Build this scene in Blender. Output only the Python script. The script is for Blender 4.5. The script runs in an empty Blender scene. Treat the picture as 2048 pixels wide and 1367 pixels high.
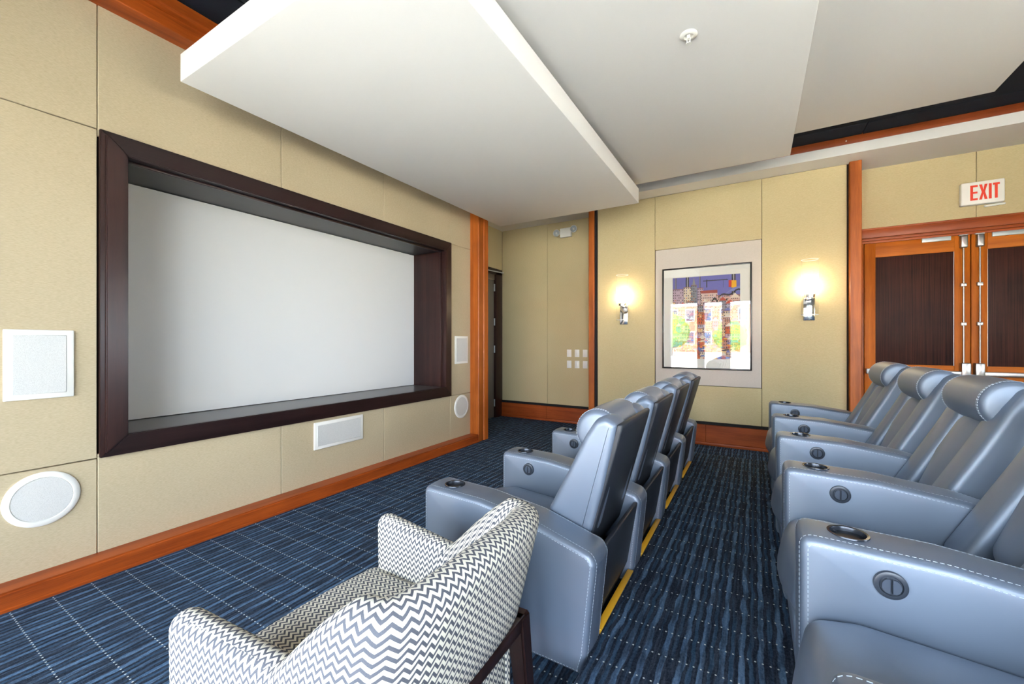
import bpy, bmesh, math, random
from mathutils import Vector, Matrix
C = bpy.context.scene.collection
S = bpy.context.scene
R = math.radians
random.seed(7)

# ------------------------------------------------------------------ camera, world, sun, exposure
cd = bpy.data.cameras.new('camera'); cam = bpy.data.objects.new('camera', cd); C.objects.link(cam)
cam.location = (0, 0, 1.28); cam.rotation_euler = (R(90), 0, R(30.55))
cd.sensor_width = 36; cd.lens = 14.502; cd.clip_start = 0.02; cd.clip_end = 300
S.camera = cam
S.view_settings.view_transform = 'Standard'; S.view_settings.look = 'None'
S.view_settings.gamma = 1; S.view_settings.use_curve_mapping = False
S.view_settings.exposure = 0.1
w = bpy.data.worlds.new('sky'); S.world = w; w.use_nodes = True
bgn = w.node_tree.nodes['Background']; bgn.inputs[0].default_value = (0.76, 0.88, 1.0, 1); bgn.inputs[1].default_value = 23.0
sd = bpy.data.lights.new('sun', 'SUN'); sd.energy = 80; sd.angle = R(3); sd.color = (1, .95, .86)
so = bpy.data.objects.new('sun', sd); C.objects.link(so); so.rotation_euler = (R(-38), 0, R(15)); so.location = (0, 4, 12)
WINS = [(-3.05, -2.43), (-2.29, -1.476), (-1.34, -.81), (-.66, -.04), (.10, .90), (1.04, 1.84), (1.98, 2.78)]
WZ0, WZ1, WY = .12, 2.48, -2.2
WTOP = lambda a: 3.12 if a > 0 else WZ1       # the three windows behind the platform get added height to light the recliners
ADDED_WINS = [(1.2, 2.1), (2.6, 3.5)]; RZ0 = .95; RZ1 = 2.05  # unseen side windows, added to brighten the screen, clouds and far walls
for a, b in WINS:
    ld = bpy.data.lights.new('window_portal', 'AREA'); ld.shape = 'RECTANGLE'; ld.size = b - a; ld.size_y = WTOP(a) - WZ0
    ld.cycles.is_portal = True
    lo = bpy.data.objects.new('window_portal', ld); C.objects.link(lo)
    lo.location = ((a + b) / 2, WY - .02, (WZ0 + WTOP(a)) / 2); lo.rotation_euler = (R(90), 0, 0)
for a, b in ADDED_WINS:
    ld = bpy.data.lights.new('window_portal', 'AREA'); ld.shape = 'RECTANGLE'; ld.size = RZ1 - RZ0; ld.size_y = b - a
    ld.cycles.is_portal = True
    lo = bpy.data.objects.new('window_portal', ld); C.objects.link(lo)
    lo.location = (3.72, (a + b) / 2, (RZ0 + RZ1) / 2); lo.rotation_euler = (0, R(90), 0)
S.cycles.max_bounces = 12; S.cycles.diffuse_bounces = 8; S.cycles.glossy_bounces = 4; S.cycles.transparent_max_bounces = 12
S.cycles.caustics_reflective = False; S.cycles.caustics_refractive = False
S.cycles.sample_clamp_indirect = 40.0

# ------------------------------------------------------------------ materials
def sr(r, g, b):
    f = lambda v: ((v / 255 + .055) / 1.055) ** 2.4 if v > 10 else v / 255 / 12.92
    return (f(r), f(g), f(b), 1)
class NT:
    def __init__(s, name):
        s.m = bpy.data.materials.new(name); s.m.use_nodes = True; s.t = s.m.node_tree
        s.b = s.t.nodes['Principled BSDF']; s.out = s.t.nodes['Material Output']
    def n(s, typ, **kw):
        x = s.t.nodes.new(typ)
        for k, v in kw.items(): setattr(x, k, v)
        return x
    def l(s, a, b): s.t.links.new(a, b)
    def math(s, op, a, b=None, c=None):
        x = s.n('ShaderNodeMath', operation=op)
        for i, v in enumerate((a, b, c)):
            if v is None: continue
            if isinstance(v, (int, float)): x.inputs[i].default_value = v
            else: s.l(v, x.inputs[i])
        return x.outputs[0]
    def mix(s, fac, a, b):
        x = s.n('ShaderNodeMix', data_type='RGBA')
        for sock, v in ((x.inputs[0], fac), (x.inputs[6], a), (x.inputs[7], b)):
            if isinstance(v, (int, float)): sock.default_value = v
            elif isinstance(v, tuple): sock.default_value = v
            else: s.l(v, sock)
        return x.outputs[2]
    def noise(s, vec, scale, detail=2, sc=None):
        x = s.n('ShaderNodeTexNoise'); x.inputs['Scale'].default_value = scale; x.inputs['Detail'].default_value = detail
        if sc:
            mp = s.n('ShaderNodeMapping'); mp.inputs['Scale'].default_value = sc; s.l(vec, mp.inputs[0]); vec = mp.outputs[0]
        s.l(vec, x.inputs['Vector']); return x.outputs['Fac']
    def obj(s): return s.n('ShaderNodeTexCoord').outputs['Object']
    def ramp(s, fac, lo, hi):
        x = s.n('ShaderNodeMapRange', interpolation_type='SMOOTHSTEP'); x.inputs[1].default_value = lo; x.inputs[2].default_value = hi
        s.l(fac, x.inputs[0]); return x.outputs[0]
    def bump(s, h, strength, dist=.002):
        x = s.n('ShaderNodeBump'); x.inputs['Strength'].default_value = strength; x.inputs['Distance'].default_value = dist
        s.l(h, x.inputs['Height']); s.l(x.outputs[0], s.b.inputs['Normal'])
    def set(s, **kw):
        for k, v in kw.items():
            i = s.b.inputs[k.replace('_', ' ')]
            if isinstance(v, (int, float, tuple)): i.default_value = v
            else: s.l(v, i)
def plain(name, col, rough=.5, metal=0, spec=.5):
    t = NT(name); t.set(Base_Color=col, Roughness=rough, Metallic=metal); t.b.inputs['Specular IOR Level'].default_value = spec
    return t.m
def wood(name, c1, c2, scale=(1, 1, 1), rough=.42, big=6, coat=.03, spec=.35):
    t = NT(name); o = t.obj()
    a = t.noise(o, big, 4, scale); b = t.noise(o, 90, 3, scale); d = t.noise(o, 3, 2)
    f = t.math('ADD', t.math('MULTIPLY', a, .6), t.math('ADD', t.math('MULTIPLY', b, .25), t.math('MULTIPLY', d, .25)))
    t.set(Base_Color=t.mix(t.ramp(f, .36, .72), c1, c2), Roughness=rough)
    t.b.inputs['Specular IOR Level'].default_value = spec; t.b.inputs['Coat Weight'].default_value = coat; t.b.inputs['Coat Roughness'].default_value = .2
    t.bump(b, .06, .001); return t.m
def fabric(name, c1, c2, sc=(1, 1, 1)):
    t = NT(name); o = t.obj()
    a = t.noise(o, 520, 2, sc); b = t.noise(o, 1.3, 3)
    f = t.math('ADD', t.math('MULTIPLY', a, .75), t.math('MULTIPLY', b, .3))
    t.set(Base_Color=t.mix(t.ramp(f, .2, .85), c1, c2), Roughness=.85); t.b.inputs['Specular IOR Level'].default_value = .25
    t.bump(a, .12, .001); return t.m
M = {}
M['fabric_left'] = fabric('wall_cloth_left', sr(172, 157, 128), sr(196, 181, 152), (1, .12, 1))
M['fabric_back'] = fabric('wall_cloth_back', sr(180, 164, 124), sr(202, 186, 147), (.12, 1, 1))
M['cherry_y'] = wood('cherry_along_wall', sr(128, 52, 14), sr(176, 82, 26), (3, .12, 3))
M['cherry_x'] = wood('cherry_across', sr(122, 50, 16), sr(168, 80, 32), (.12, 3, 3))
M['cherry_z'] = wood('cherry_upright', sr(138, 66, 16), sr(184, 98, 34), (3, 3, .12))
M['honey_z'] = wood('honey_upright', sr(156, 78, 14), sr(202, 112, 26), (3, 3, .12), .5, 6, 0, .2)
M['honey_x'] = wood('honey_across', sr(156, 78, 14), sr(202, 112, 26), (.12, 3, 3), .5, 6, 0, .2)
M['wenge'] = wood('wenge_veneer', sr(26, 12, 12), sr(72, 36, 26), (12, 12, .15), .55, 9, .0, .2)
M['espresso_y'] = wood('espresso_rail', sr(26, 15, 15), sr(44, 26, 25), (3, .12, 3), .3)
M['espresso_z'] = wood('espresso_stile', sr(34, 19, 18), sr(58, 34, 30), (3, 3, .12), .3)
M['reveal_top'] = plain('black_reveal', sr(24, 26, 31), .35)
M['sill'] = plain('satin_sill', sr(78, 76, 76), .28)
M['screen'] = plain('projection_screen', sr(222, 221, 220), .9, 0, .1)
M['white'] = plain('white_paint', sr(232, 230, 226), .6, 0, .3)
M['cloud'] = plain('cloud_paint', sr(224, 222, 220), .75, 0, .2)
M['soffit'] = plain('soffit_paint', sr(214, 210, 206), .75, 0, .2)
M['black'] = fabric('black_ceiling', sr(16, 19, 27), sr(34, 40, 54))
M['seam'] = plain('dark_joint', sr(46, 38, 28), .9)
M['grey_panel'] = fabric('grey_cloth', sr(186, 177, 166), sr(204, 194, 184), (.12, 1, 1))
M['white_plastic'] = plain('white_plastic', sr(230, 228, 222), .4)
M['chrome'] = plain('chrome', (.82, .82, .82, 1), .09, 1)
M['brushed'] = plain('brushed_steel', (.42, .41, .40, 1), .34, 1)
M['satin_grey'] = plain('satin_grey_metal', sr(176, 184, 188), .4, .3)
M['black_metal'] = plain('black_metal', sr(26, 24, 24), .3)
M['grey_door'] = plain('grey_door_paint', sr(112, 106, 98), .5)
M['red'] = plain('exit_red', sr(232, 62, 36), .5)
M['mat'] = plain('mat_board', sr(236, 234, 226), .8)
M['yellow'] = plain('yellow_nosing', sr(226, 168, 40), .5)
M['gap'] = plain('black_gap', sr(14, 12, 12), .8)
M['rubber'] = plain('black_plastic', sr(22, 23, 26), .5)
M['cup'] = plain('dark_cup_metal', sr(58, 62, 70), .25, .6)
M['button'] = plain('grey_button', sr(74, 82, 96), .3, .2)
M['thread'] = plain('pale_thread', sr(176, 190, 206), .7)
M['leg_wood'] = wood('dark_walnut', sr(24, 13, 13), sr(52, 30, 26), (4, 4, .2), .35)
M['wall_plain'] = plain('plain_wall', sr(196, 182, 146), .85, 0, .2)
M['brick'] = plain('brick_wash', sr(178, 112, 90), .9)
M['pavement'] = plain('pavement', sr(196, 192, 182), .9)
M['leafgreen'] = plain('leaf_green', sr(96, 140, 60), .9)

def leather():
    t = NT('slate_leather'); o = t.obj()
    v = t.n('ShaderNodeTexVoronoi'); v.inputs['Scale'].default_value = 420; t.l(o, v.inputs['Vector'])
    n = t.noise(o, 3.0, 3)
    t.set(Base_Color=t.mix(n, sr(94, 103, 118), sr(111, 121, 138)), Metallic=.32, Roughness=t.math('ADD', .46, t.math('MULTIPLY', n, .1)))
    t.b.inputs['Specular IOR Level'].default_value = 1.0; t.b.inputs['Coat Weight'].default_value = 1.0; t.b.inputs['Coat Roughness'].default_value = .5; t.b.inputs['Coat IOR'].default_value = 1.7; t.b.inputs['Coat Tint'].default_value = (.86, .93, 1, 1); t.b.inputs['Specular Tint'].default_value = (.84, .92, 1, 1)
    t.bump(v.outputs['Distance'], .05, .0006); return t.m
M['leather'] = leather(); M['shaded_vinyl'] = plain('shaded_back_vinyl', sr(36, 40, 48), .48)  # darker than the leather: shade on the recliner backs put into the colour

def carpet():
    t = NT('striped_carpet'); o = t.obj()
    sep = t.n('ShaderNodeSeparateXYZ'); t.l(o, sep.inputs[0]); x, y = sep.outputs[0], sep.outputs[1]
    wob = t.math('MULTIPLY', t.math('SUBTRACT', t.noise(o, 1, 3, (14, 9, 1)), .5), .028)
    seg = t.noise(o, 1, 1, (22, 2.2, 1))
    u = t.math('FRACT', t.math('DIVIDE', t.math('ADD', x, wob), .062))
    d1 = t.math('ABSOLUTE', t.math('SUBTRACT', u, .3))
    d2 = t.math('ABSOLUTE', t.math('SUBTRACT', u, .78))
    s1 = t.math('SUBTRACT', 1, t.ramp(d1, .13, .19))
    s2 = t.math('SUBTRACT', 1, t.ramp(d2, .08, .14))
    pile = t.math('ADD', t.math('MULTIPLY', t.noise(o, 420, 2), .5), t.math('MULTIPLY', t.noise(o, 130, 3, (1, .6, 1)), .5))
    streak = t.ramp(t.noise(o, 1, 2, (95, 5, 1)), .42, .60)
    pile = t.ramp(t.math('ADD', t.math('MULTIPLY', pile, .8), t.math('MULTIPLY', streak, .12)), .28, .72)
    dark = t.mix(pile, sr(24, 30, 42), sr(66, 76, 93)); light = t.mix(pile, sr(64, 90, 120), sr(106, 134, 166)); mid = t.mix(pile, sr(42, 64, 88), sr(72, 98, 126))
    col = t.mix(t.math('MULTIPLY', s2, t.ramp(seg, .35, .6)), dark, mid)
    col = t.mix(t.math('MULTIPLY', s1, t.math('ADD', .3, t.math('MULTIPLY', t.ramp(t.noise(o, 1, 2, (30, 6, 1)), .36, .58), .7))), col, light)
    fy = t.math('SUBTRACT', t.math('FRACT', t.math('DIVIDE', t.math('ADD', y, 10.0 - 1.438 + .0695), .139)), .5)
    fx = t.math('SUBTRACT', t.math('FRACT', t.math('DIVIDE', t.math('ADD', x, 10.0), .0235)), .5)
    dy = t.math('MULTIPLY', fy, .139); dx = t.math('MULTIPLY', fx, .0235)
    r = t.math('SQRT', t.math('ADD', t.math('MULTIPLY', dx, dx), t.math('MULTIPLY', dy, dy)))
    dot = t.math('LESS_THAN', r, .0034)
    col = t.mix(dot, col, sr(196, 204, 206))
    t.set(Base_Color=col, Roughness=.95); t.b.inputs['Specular IOR Level'].default_value = .1
    t.bump(pile, .5, .004); return t.m
M['carpet'] = carpet()

def zigzag():
    t = NT('zigzag_fabric')
    uv = t.n('ShaderNodeTexCoord').outputs['UV']; sep = t.n('ShaderNodeSeparateXYZ'); t.l(uv, sep.inputs[0])
    tri = t.math('ABSOLUTE', t.math('SUBTRACT', t.math('FRACT', t.math('DIVIDE', sep.outputs[0], .0215)), .5))
    val = t.math('FRACT', t.math('DIVIDE', t.math('ADD', sep.outputs[1], t.math('MULTIPLY', tri, .030)), .0195))
    m = t.math('LESS_THAN', val, .47)
    wv = t.noise(t.obj(), 700, 1)
    t.set(Base_Color=t.mix(m, t.mix(wv, sr(208, 203, 189), sr(228, 224, 212)), t.mix(wv, sr(72, 75, 85), sr(98, 101, 110))), Roughness=.9)
    t.b.inputs['Specular IOR Level'].default_value = .15; t.bump(wv, .2, .001); return t.m
M['zigzag'] = zigzag()

def thin_glass(name, refl, tint=(1, 1, 1, 1), edge=False):
    t = NT(name); t.t.nodes.remove(t.b)
    tr = t.n('ShaderNodeBsdfTransparent'); tr.inputs[0].default_value = tint
    gl = t.n('ShaderNodeBsdfGlossy'); gl.inputs['Roughness'].default_value = .0
    mx = t.n('ShaderNodeMixShader')
    lw = t.n('ShaderNodeLayerWeight'); lw.inputs[0].default_value = .25 if edge else .15
    if edge: gl = t.n('ShaderNodeBsdfTranslucent')
    f = t.math('ADD', refl, t.math('MULTIPLY', lw.outputs['Fresnel'] if not edge else lw.outputs['Facing'], .5 if edge else .6))
    if edge: f = t.math('ADD', refl, t.math('MULTIPLY', t.math('POWER', lw.outputs['Facing'], 4), .7))  # whitens the grazing tube edges to paint their bright lines of light
    t.l(t.math('MINIMUM', f, 1), mx.inputs[0]); t.l(tr.outputs[0], mx.inputs[1]); t.l(gl.outputs[0], mx.inputs[2]); t.l(mx.outputs[0], t.out.inputs[0])
    return t.m
M['pane'] = thin_glass('window_glass', .03)
M['picture_glass'] = thin_glass('picture_glass', .075)
M['tube_glass'] = thin_glass('clear_tube_glass', .015, edge=True)
M['bright_rim'] = plain('bright_glass_rim', (.9, .9, .88, 1), .4)  # white colour paints the light caught by the clear tube's rims
def emit(name, col, st):
    t = NT(name); e = t.n('ShaderNodeEmission'); e.inputs[0].default_value = col; e.inputs[1].default_value = st
    t.l(e.outputs[0], t.out.inputs[0]); return t.m
M['bulb'] = emit('lit_sconce_glass', (1, .80, .52, 1), 30)
def vcol():
    t = NT('printed_ink'); a = t.n('ShaderNodeVertexColor', layer_name='Col'); t.set(Base_Color=a.outputs[0], Roughness=.7); return t.m
M['print'] = vcol()

# ------------------------------------------------------------------ mesh helpers
def link(name, me, mat=None, parent=None, smooth=False, loc=None):
    o = bpy.data.objects.new(name, me); C.objects.link(o)
    if mat and not me.materials: me.materials.append(mat)
    if smooth:
        for p in me.polygons: p.use_smooth = True
    if parent: o.parent = parent
    if loc: o.location = loc
    return o
def done(name, bm, mat, parent=None, smooth=False, auto=None):
    bmesh.ops.recalc_face_normals(bm, faces=bm.faces)
    me = bpy.data.meshes.new(name); bm.to_mesh(me); bm.free()
    if auto:
        for p in me.polygons: p.use_smooth = True
        try: me.set_sharp_from_angle(angle=R(auto))
        except Exception: pass
    return link(name, me, mat, parent, smooth)
def bx(bm, x0, x1, y0, y1, z0, z1, bev=0, seg=2):
    r = bmesh.ops.create_cube(bm, size=1); v = r['verts']
    bmesh.ops.scale(bm, vec=(x1 - x0, y1 - y0, z1 - z0), verts=v)
    bmesh.ops.translate(bm, vec=((x0 + x1) / 2, (y0 + y1) / 2, (z0 + z1) / 2), verts=v)
    if bev:
        e = list({e for q in v for e in q.link_edges})
        bmesh.ops.bevel(bm, geom=e, offset=bev, segments=seg, affect='EDGES', profile=.5)
def box(name, x0, x1, y0, y1, z0, z1, mat, parent=None, bev=0, seg=2):
    bm = bmesh.new(); bx(bm, x0, x1, y0, y1, z0, z1, bev, seg)
    return done(name, bm, mat, parent, auto=40 if bev else None)
def cyl(name, p0, p1, r0, r1, mat, parent=None, seg=24, bev=0, caps=True):
    bm = bmesh.new(); p0, p1 = Vector(p0), Vector(p1); d = p1 - p0
    r = bmesh.ops.create_cone(bm, cap_ends=caps, segments=seg, radius1=r0, radius2=r1, depth=d.length)
    bmesh.ops.transform(bm, matrix=Matrix.Translation((p0 + p1) / 2) @ d.to_track_quat('Z', 'Y').to_matrix().to_4x4(), verts=bm.verts)
    if bev:
        bmesh.ops.bevel(bm, geom=[e for e in bm.edges if e.is_manifold and e.calc_face_angle(0) > .8], offset=bev, segments=2, affect='EDGES')
    return done(name, bm, mat, parent, auto=40)
def lathe(name, prof, mat, parent=None, seg=40, axis='Z', loc=(0, 0, 0), cap=True):
    bm = bmesh.new(); rings = []
    for r, z in prof:
        ring = []
        for i in range(seg):
            a = 2 * math.pi * i / seg; p = (r * math.cos(a), r * math.sin(a), z)
            if axis == 'Y': p = (p[0], p[2], p[1])
            if axis == 'X': p = (p[2], p[0], p[1])
            ring.append(bm.verts.new((p[0] + loc[0], p[1] + loc[1], p[2] + loc[2])))
        rings.append(ring)
    for a, b in zip(rings, rings[1:]):
        for i in range(seg): bm.faces.new((a[i], a[(i + 1) % seg], b[(i + 1) % seg], b[i]))
    if cap and prof[0][0] > 1e-6: bm.faces.new(rings[0])
    if cap and prof[-1][0] > 1e-6: bm.faces.new(rings[-1])
    bmesh.ops.remove_doubles(bm, verts=bm.verts, dist=1e-6)
    return done(name, bm, mat, parent, auto=45)
def round_poly(pts, rad, seg=5):
    out = []; n = len(pts)
    for i in range(n):
        p, a, b = Vector(pts[i]), Vector(pts[i - 1]), Vector(pts[(i + 1) % n])
        r = rad[i] if isinstance(rad, (list, tuple)) else rad
        u, v = (a - p), (b - p); lu, lv = u.length, v.length; u.normalize(); v.normalize()
        ang = math.acos(max(-1, min(1, u.dot(v))))
        if r < 1e-5 or ang > math.pi - .02: out.append(tuple(p)); continue
        t = min(r / math.tan(ang / 2), .48 * lu, .48 * lv)
        s, e = p + u * t, p + v * t
        for k in range(seg + 1):
            q = k / seg; out.append(tuple((1 - q) ** 2 * s + 2 * q * (1 - q) * p + q * q * e))
    return out
def resample(pts, step):
    out = []; n = len(pts)
    for i in range(n):
        a, b = Vector(pts[i]), Vector(pts[(i + 1) % n]); k = max(1, int((b - a).length / step))
        for j in range(k): out.append(tuple(a.lerp(b, j / k)))
    return out
def inset_loop(pts, d):
    n = len(pts); A = sum(pts[i - 1][0] * pts[i][1] - pts[i][0] * pts[i - 1][1] for i in range(n)); sg = 1 if A > 0 else -1
    out = []
    for i in range(n):
        a, p, b = Vector(pts[i - 1]), Vector(pts[i]), Vector(pts[(i + 1) % n])
        t = (b - a).normalized(); nn = Vector((-t.y, t.x)) * sg
        out.append(tuple(p + nn * d))
    return out
def pillow(pts, y0, y1, r=.02, crown=.006, seg=4, ycrown=0.0, step=.03, flat=False):
    """closed body: XZ outline swept along y with rounded, slightly crowned ends; ycrown swells the outline midway"""
    pts = resample(pts, step); n = len(pts)
    cx = sum(p[0] for p in pts) / n; cz = sum(p[1] for p in pts) / n
    levels = []
    for k in range(seg + 1):
        a = math.pi / 2 * (1 - k / seg); levels.append((r * (1 - math.cos(a)), y0 + r * (1 - math.sin(a))))
    mids = 6 if ycrown else 2
    body = [(-ycrown * math.sin(math.pi * j / mids), y0 + r + (y1 - y0 - 2 * r) * j / mids) for j in range(1, mids)]
    tail = [(i, y1 - (y - y0)) for i, y in reversed(levels)]
    bm = bmesh.new(); rings = []
    inner = inset_loop(pts, r)
    for f, c in () if flat else ((.0, 1.0), (.35, .95), (.7, .6), (.9, .22)):
        rings.append([bm.verts.new((cx + (p[0] - cx) * f, y0 - crown * c, cz + (p[1] - cz) * f)) for p in inner] if f else [bm.verts.new((cx, y0 - crown, cz))])
    for ins, y in levels + body + tail:
        rings.append([bm.verts.new((p[0], y, p[1])) for p in inset_loop(pts, ins)])
    for f, c in () if flat else ((.9, .22), (.7, .6), (.35, .95), (.0, 1.0)):
        rings.append([bm.verts.new((cx + (p[0] - cx) * f, y1 + crown * c, cz + (p[1] - cz) * f)) for p in inner] if f else [bm.verts.new((cx, y1 + crown, cz))])
    for a, b in zip(rings, rings[1:]):
        for i in range(n):
            j = (i + 1) % n
            if len(a) == 1: bm.faces.new((a[0], b[i], b[j]))
            elif len(b) == 1: bm.faces.new((a[i], a[j], b[0]))
            else: bm.faces.new((a[i], a[j], b[j], b[i]))
    if flat:
        for ring, y in ((rings[0], y0), (rings[-1], y1)):
            c2 = [bm.verts.new((p[0], y, p[1])) for p in inset_loop(pts, r + .005)]
            for i in range(n): bm.faces.new((ring[i], ring[(i + 1) % n], c2[(i + 1) % n], c2[i]))
            bm.faces.new(c2)
    return bm
def dashes(paths, ln=.007, gap=.005, wd=.0016):
    bm = bmesh.new()
    for path in paths:
        P = [Vector(p) for p in path]; acc = 0.0; L = [0]
        for a, b in zip(P, P[1:]): L.append(L[-1] + (b - a).length)
        def at(s):
            for i in range(1, len(L)):
                if s <= L[i]: return P[i - 1].lerp(P[i], (s - L[i - 1]) / max(1e-9, L[i] - L[i - 1]))
            return P[-1]
        s = 0.0
        while s + ln < L[-1]:
            a, b = at(s), at(s + ln); d = (b - a).normalized(); u = d.orthogonal().normalized() * wd; v = d.cross(u).normalized() * wd
            r0 = [bm.verts.new(a + q) for q in (u, v, -u, -v)]; r1 = [bm.verts.new(b + q) for q in (u, v, -u, -v)]
            for i in range(4): bm.faces.new((r0[i], r0[(i + 1) % 4], r1[(i + 1) % 4], r1[i]))
            bm.faces.new(r0); bm.faces.new(r1)
            s += ln + gap
    return bm
def empty(name, loc, label=None, cat=None, group=None, rz=0, kind=None):
    o = bpy.data.objects.new(name, None); C.objects.link(o); o.location = loc; o.rotation_euler = (0, 0, rz); o.empty_display_size = .1
    return tag(o, label, cat, group, kind)
def tag(o, label=None, cat=None, group=None, kind=None):
    for k, v in (('label', label), ('category', cat), ('group', group), ('kind', kind)):
        if v: o[k] = v
    return o
def copy_tree(o, parent=None):
    c = o.copy(); C.objects.link(c)
    if parent: c.parent = parent
    for ch in [q for q in o.children]: copy_tree(ch, c)
    return c
def struct(o, label=None, cat=None): return tag(o, label, cat, None, 'structure')

# ------------------------------------------------------------------ room shell
FX0, FX1, FY1 = -3.9, 3.7, 6.3
struct(box('floor', FX0 - .1, FX1 + .1, WY - .1, FY1, -.1, 0, M['carpet']), 'dark blue striped carpet floor with rows of pale dots', 'floor')
pf = empty('floor_platform', (0, 0, 0)); struct(pf, 'raised carpeted seating platform with yellow edge', 'floor')
box('platform_deck', -.53, FX1, WY + .01, 4.677, .0005, .13, M['carpet'], pf, .006)
for y_ in (1.6, 2.295, 3.04, 3.80): box('step_nosing', -.558, -.529, y_, y_ + .50, .11, .131, M['yellow'], pf, .002)
c = empty('ceiling', (0, 0, 0)); struct(c, 'black tiled upper ceiling above the white floating panels', 'ceiling')
box('ceiling_slab', FX0 - .1, FX1 + .1, WY - .1, FY1, 3.40, 3.5, M['gap'], c)
tw, tl = 1.22, 1.22; n = 0
x = FX0 - .05
tile = None
while x < FX1:
    y = WY
    while y < FY1 - .1:
        if tile is None:
            tile = box('ceiling_tile', 0, tw - .006, 0, tl - .006, 0, .025, M['black'], c, .003, 1); o = tile
        else:
            o = tile.copy(); C.objects.link(o)
        o.location = (x, y, 3.376 + random.uniform(-.001, .001)); y += tl
    x += tw
# left (screen) wall: backing with an opening, panels, timber surround
wl = empty('wall_left', (0, 0, 0)); struct(wl, 'screen wall lined with beige cloth panels', 'wall')
bm = bmesh.new()
bx(bm, -3.9, -3.215, WY - .1, .84, 0, 3.42); bx(bm, -3.9, -3.215, 3.90, 4.549, 0, 3.42)
bx(bm, -3.9, -3.215, .84, 3.90, 0, .66); bx(bm, -3.9, -3.215, .84, 3.90, 2.44, 3.42)
bx(bm, -3.9, -3.70, .84, 3.90, .66, 2.44)
done('wall_backing', bm, M['seam'], wl)
g = .0015
def lp(y0, y1, z0, z1): box('wall_panel', -3.214, -3.19, y0 + g, y1 - g, z0 + g, z1 - g, M['fabric_left'], wl, .003, 1)
ys = [.8135, 1.86, 2.893, 3.928]
for y0, y1 in ((-2.2, -1.266), (-1.266, -.226), (-.226, .8135), (3.928, 4.345)):
    lp(y0, y1, .09, .625); lp(y0, y1, .625, 2.477); lp(y0, y1, 2.477, 3.18)
for y0, y1 in zip(ys, ys[1:]):
    lp(y0, y1, .09, .65); lp(y0, y1, 2.44, 3.18)
def ext_y(name, prof, y0, y1, mat, parent=None):      # XZ outline extruded along y
    bm = bmesh.new(); a = [bm.verts.new((p[0], y0, p[1])) for p in prof]; b = [bm.verts.new((p[0], y1, p[1])) for p in prof]; k = len(prof)
    for i in range(k): bm.faces.new((a[i], a[(i + 1) % k], b[(i + 1) % k], b[i]))
    bm.faces.new(a); bm.faces.new(b); return done(name, bm, mat, parent)
def ext_z(name, prof, z0, z1, mat, parent=None):
    bm = bmesh.new(); a = [bm.verts.new((p[0], p[1], z0)) for p in prof]; b = [bm.verts.new((p[0], p[1], z1)) for p in prof]; k = len(prof)
    for i in range(k): bm.faces.new((a[i], a[(i + 1) % k], b[(i + 1) % k], b[i]))
    bm.faces.new(a); bm.faces.new(b); return done(name, bm, mat, parent)
def ext_x(name, prof, x0, x1, mat, parent=None):
    bm = bmesh.new(); a = [bm.verts.new((x0, p[0], p[1])) for p in prof]; b = [bm.verts.new((x1, p[0], p[1])) for p in prof]; k = len(prof)
    for i in range(k): bm.faces.new((a[i], a[(i + 1) % k], b[(i + 1) % k], b[i]))
    bm.faces.new(a); bm.faces.new(b); return done(name, bm, mat, parent)
bb = struct(ext_y('baseboard_left', [(-3.21, .0), (-3.05, .0), (-3.05, .012), (-3.057, .016), (-3.057, .082), (-3.062, .086), (-3.06, .095), (-3.21, .095)], WY, 4.335, M['cherry_y']),
            'deep cherry wood plinth under the screen wall', 'baseboard')
struct(ext_y('trim_1', [(-3.21, 3.176), (-3.06, 3.176), (-3.057, 3.182), (-3.057, 3.258), (-3.066, 3.261), (-3.066, 3.266), (-3.028, 3.270), (-3.022, 3.29), (-3.052, 3.296), (-3.052, 3.372), (-3.21, 3.372)], WY, 4.55, M['cherry_y']),
       'moulded cherry wood cornice along top of the screen wall', 'trim')
struct(ext_z('trim_2', [(-3.26, 4.338), (-3.066, 4.338), (-3.057, 4.345), (-3.057, 4.42), (-3.066, 4.424), (-3.066, 4.455), (-3.054, 4.46), (-3.054, 4.55), (-3.26, 4.55)], 0, 3.40, M['cherry_z']),
       'tall cherry wood jamb at the end of the screen wall', 'trim')
# screen niche frame
fr = empty('screen_frame', (-3.19, 2.37, .63), 'wide dark espresso wood frame around the projection screen', 'frame')
def loc_box(name, par, *a, **k):
    o = box(name, *a, par, **k)
    return o
def rel(o, par):                                       # parent keeping world coordinates
    o.parent = par; o.matrix_parent_inverse = Matrix.Translation(-Vector(par.location)); return o
def fstile(name, quad, x0, x1, mat, bev=.006):         # mitred board: quad in (y,z)
    bm = bmesh.new(); a = [bm.verts.new((x0, q[0], q[1])) for q in quad]; b = [bm.verts.new((x1, q[0], q[1])) for q in quad]
    for i in range(4): bm.faces.new((a[i], a[(i + 1) % 4], b[(i + 1) % 4], b[i]))
    bm.faces.new(a); bm.faces.new(b)
    bmesh.ops.bevel(bm, geom=bm.edges[:], offset=bev, segments=2, affect='EDGES'); return done(name, bm, mat, None, auto=30)
Y0, Y1, Z0, Z1 = .818, 3.926, .628, 2.477
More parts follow.
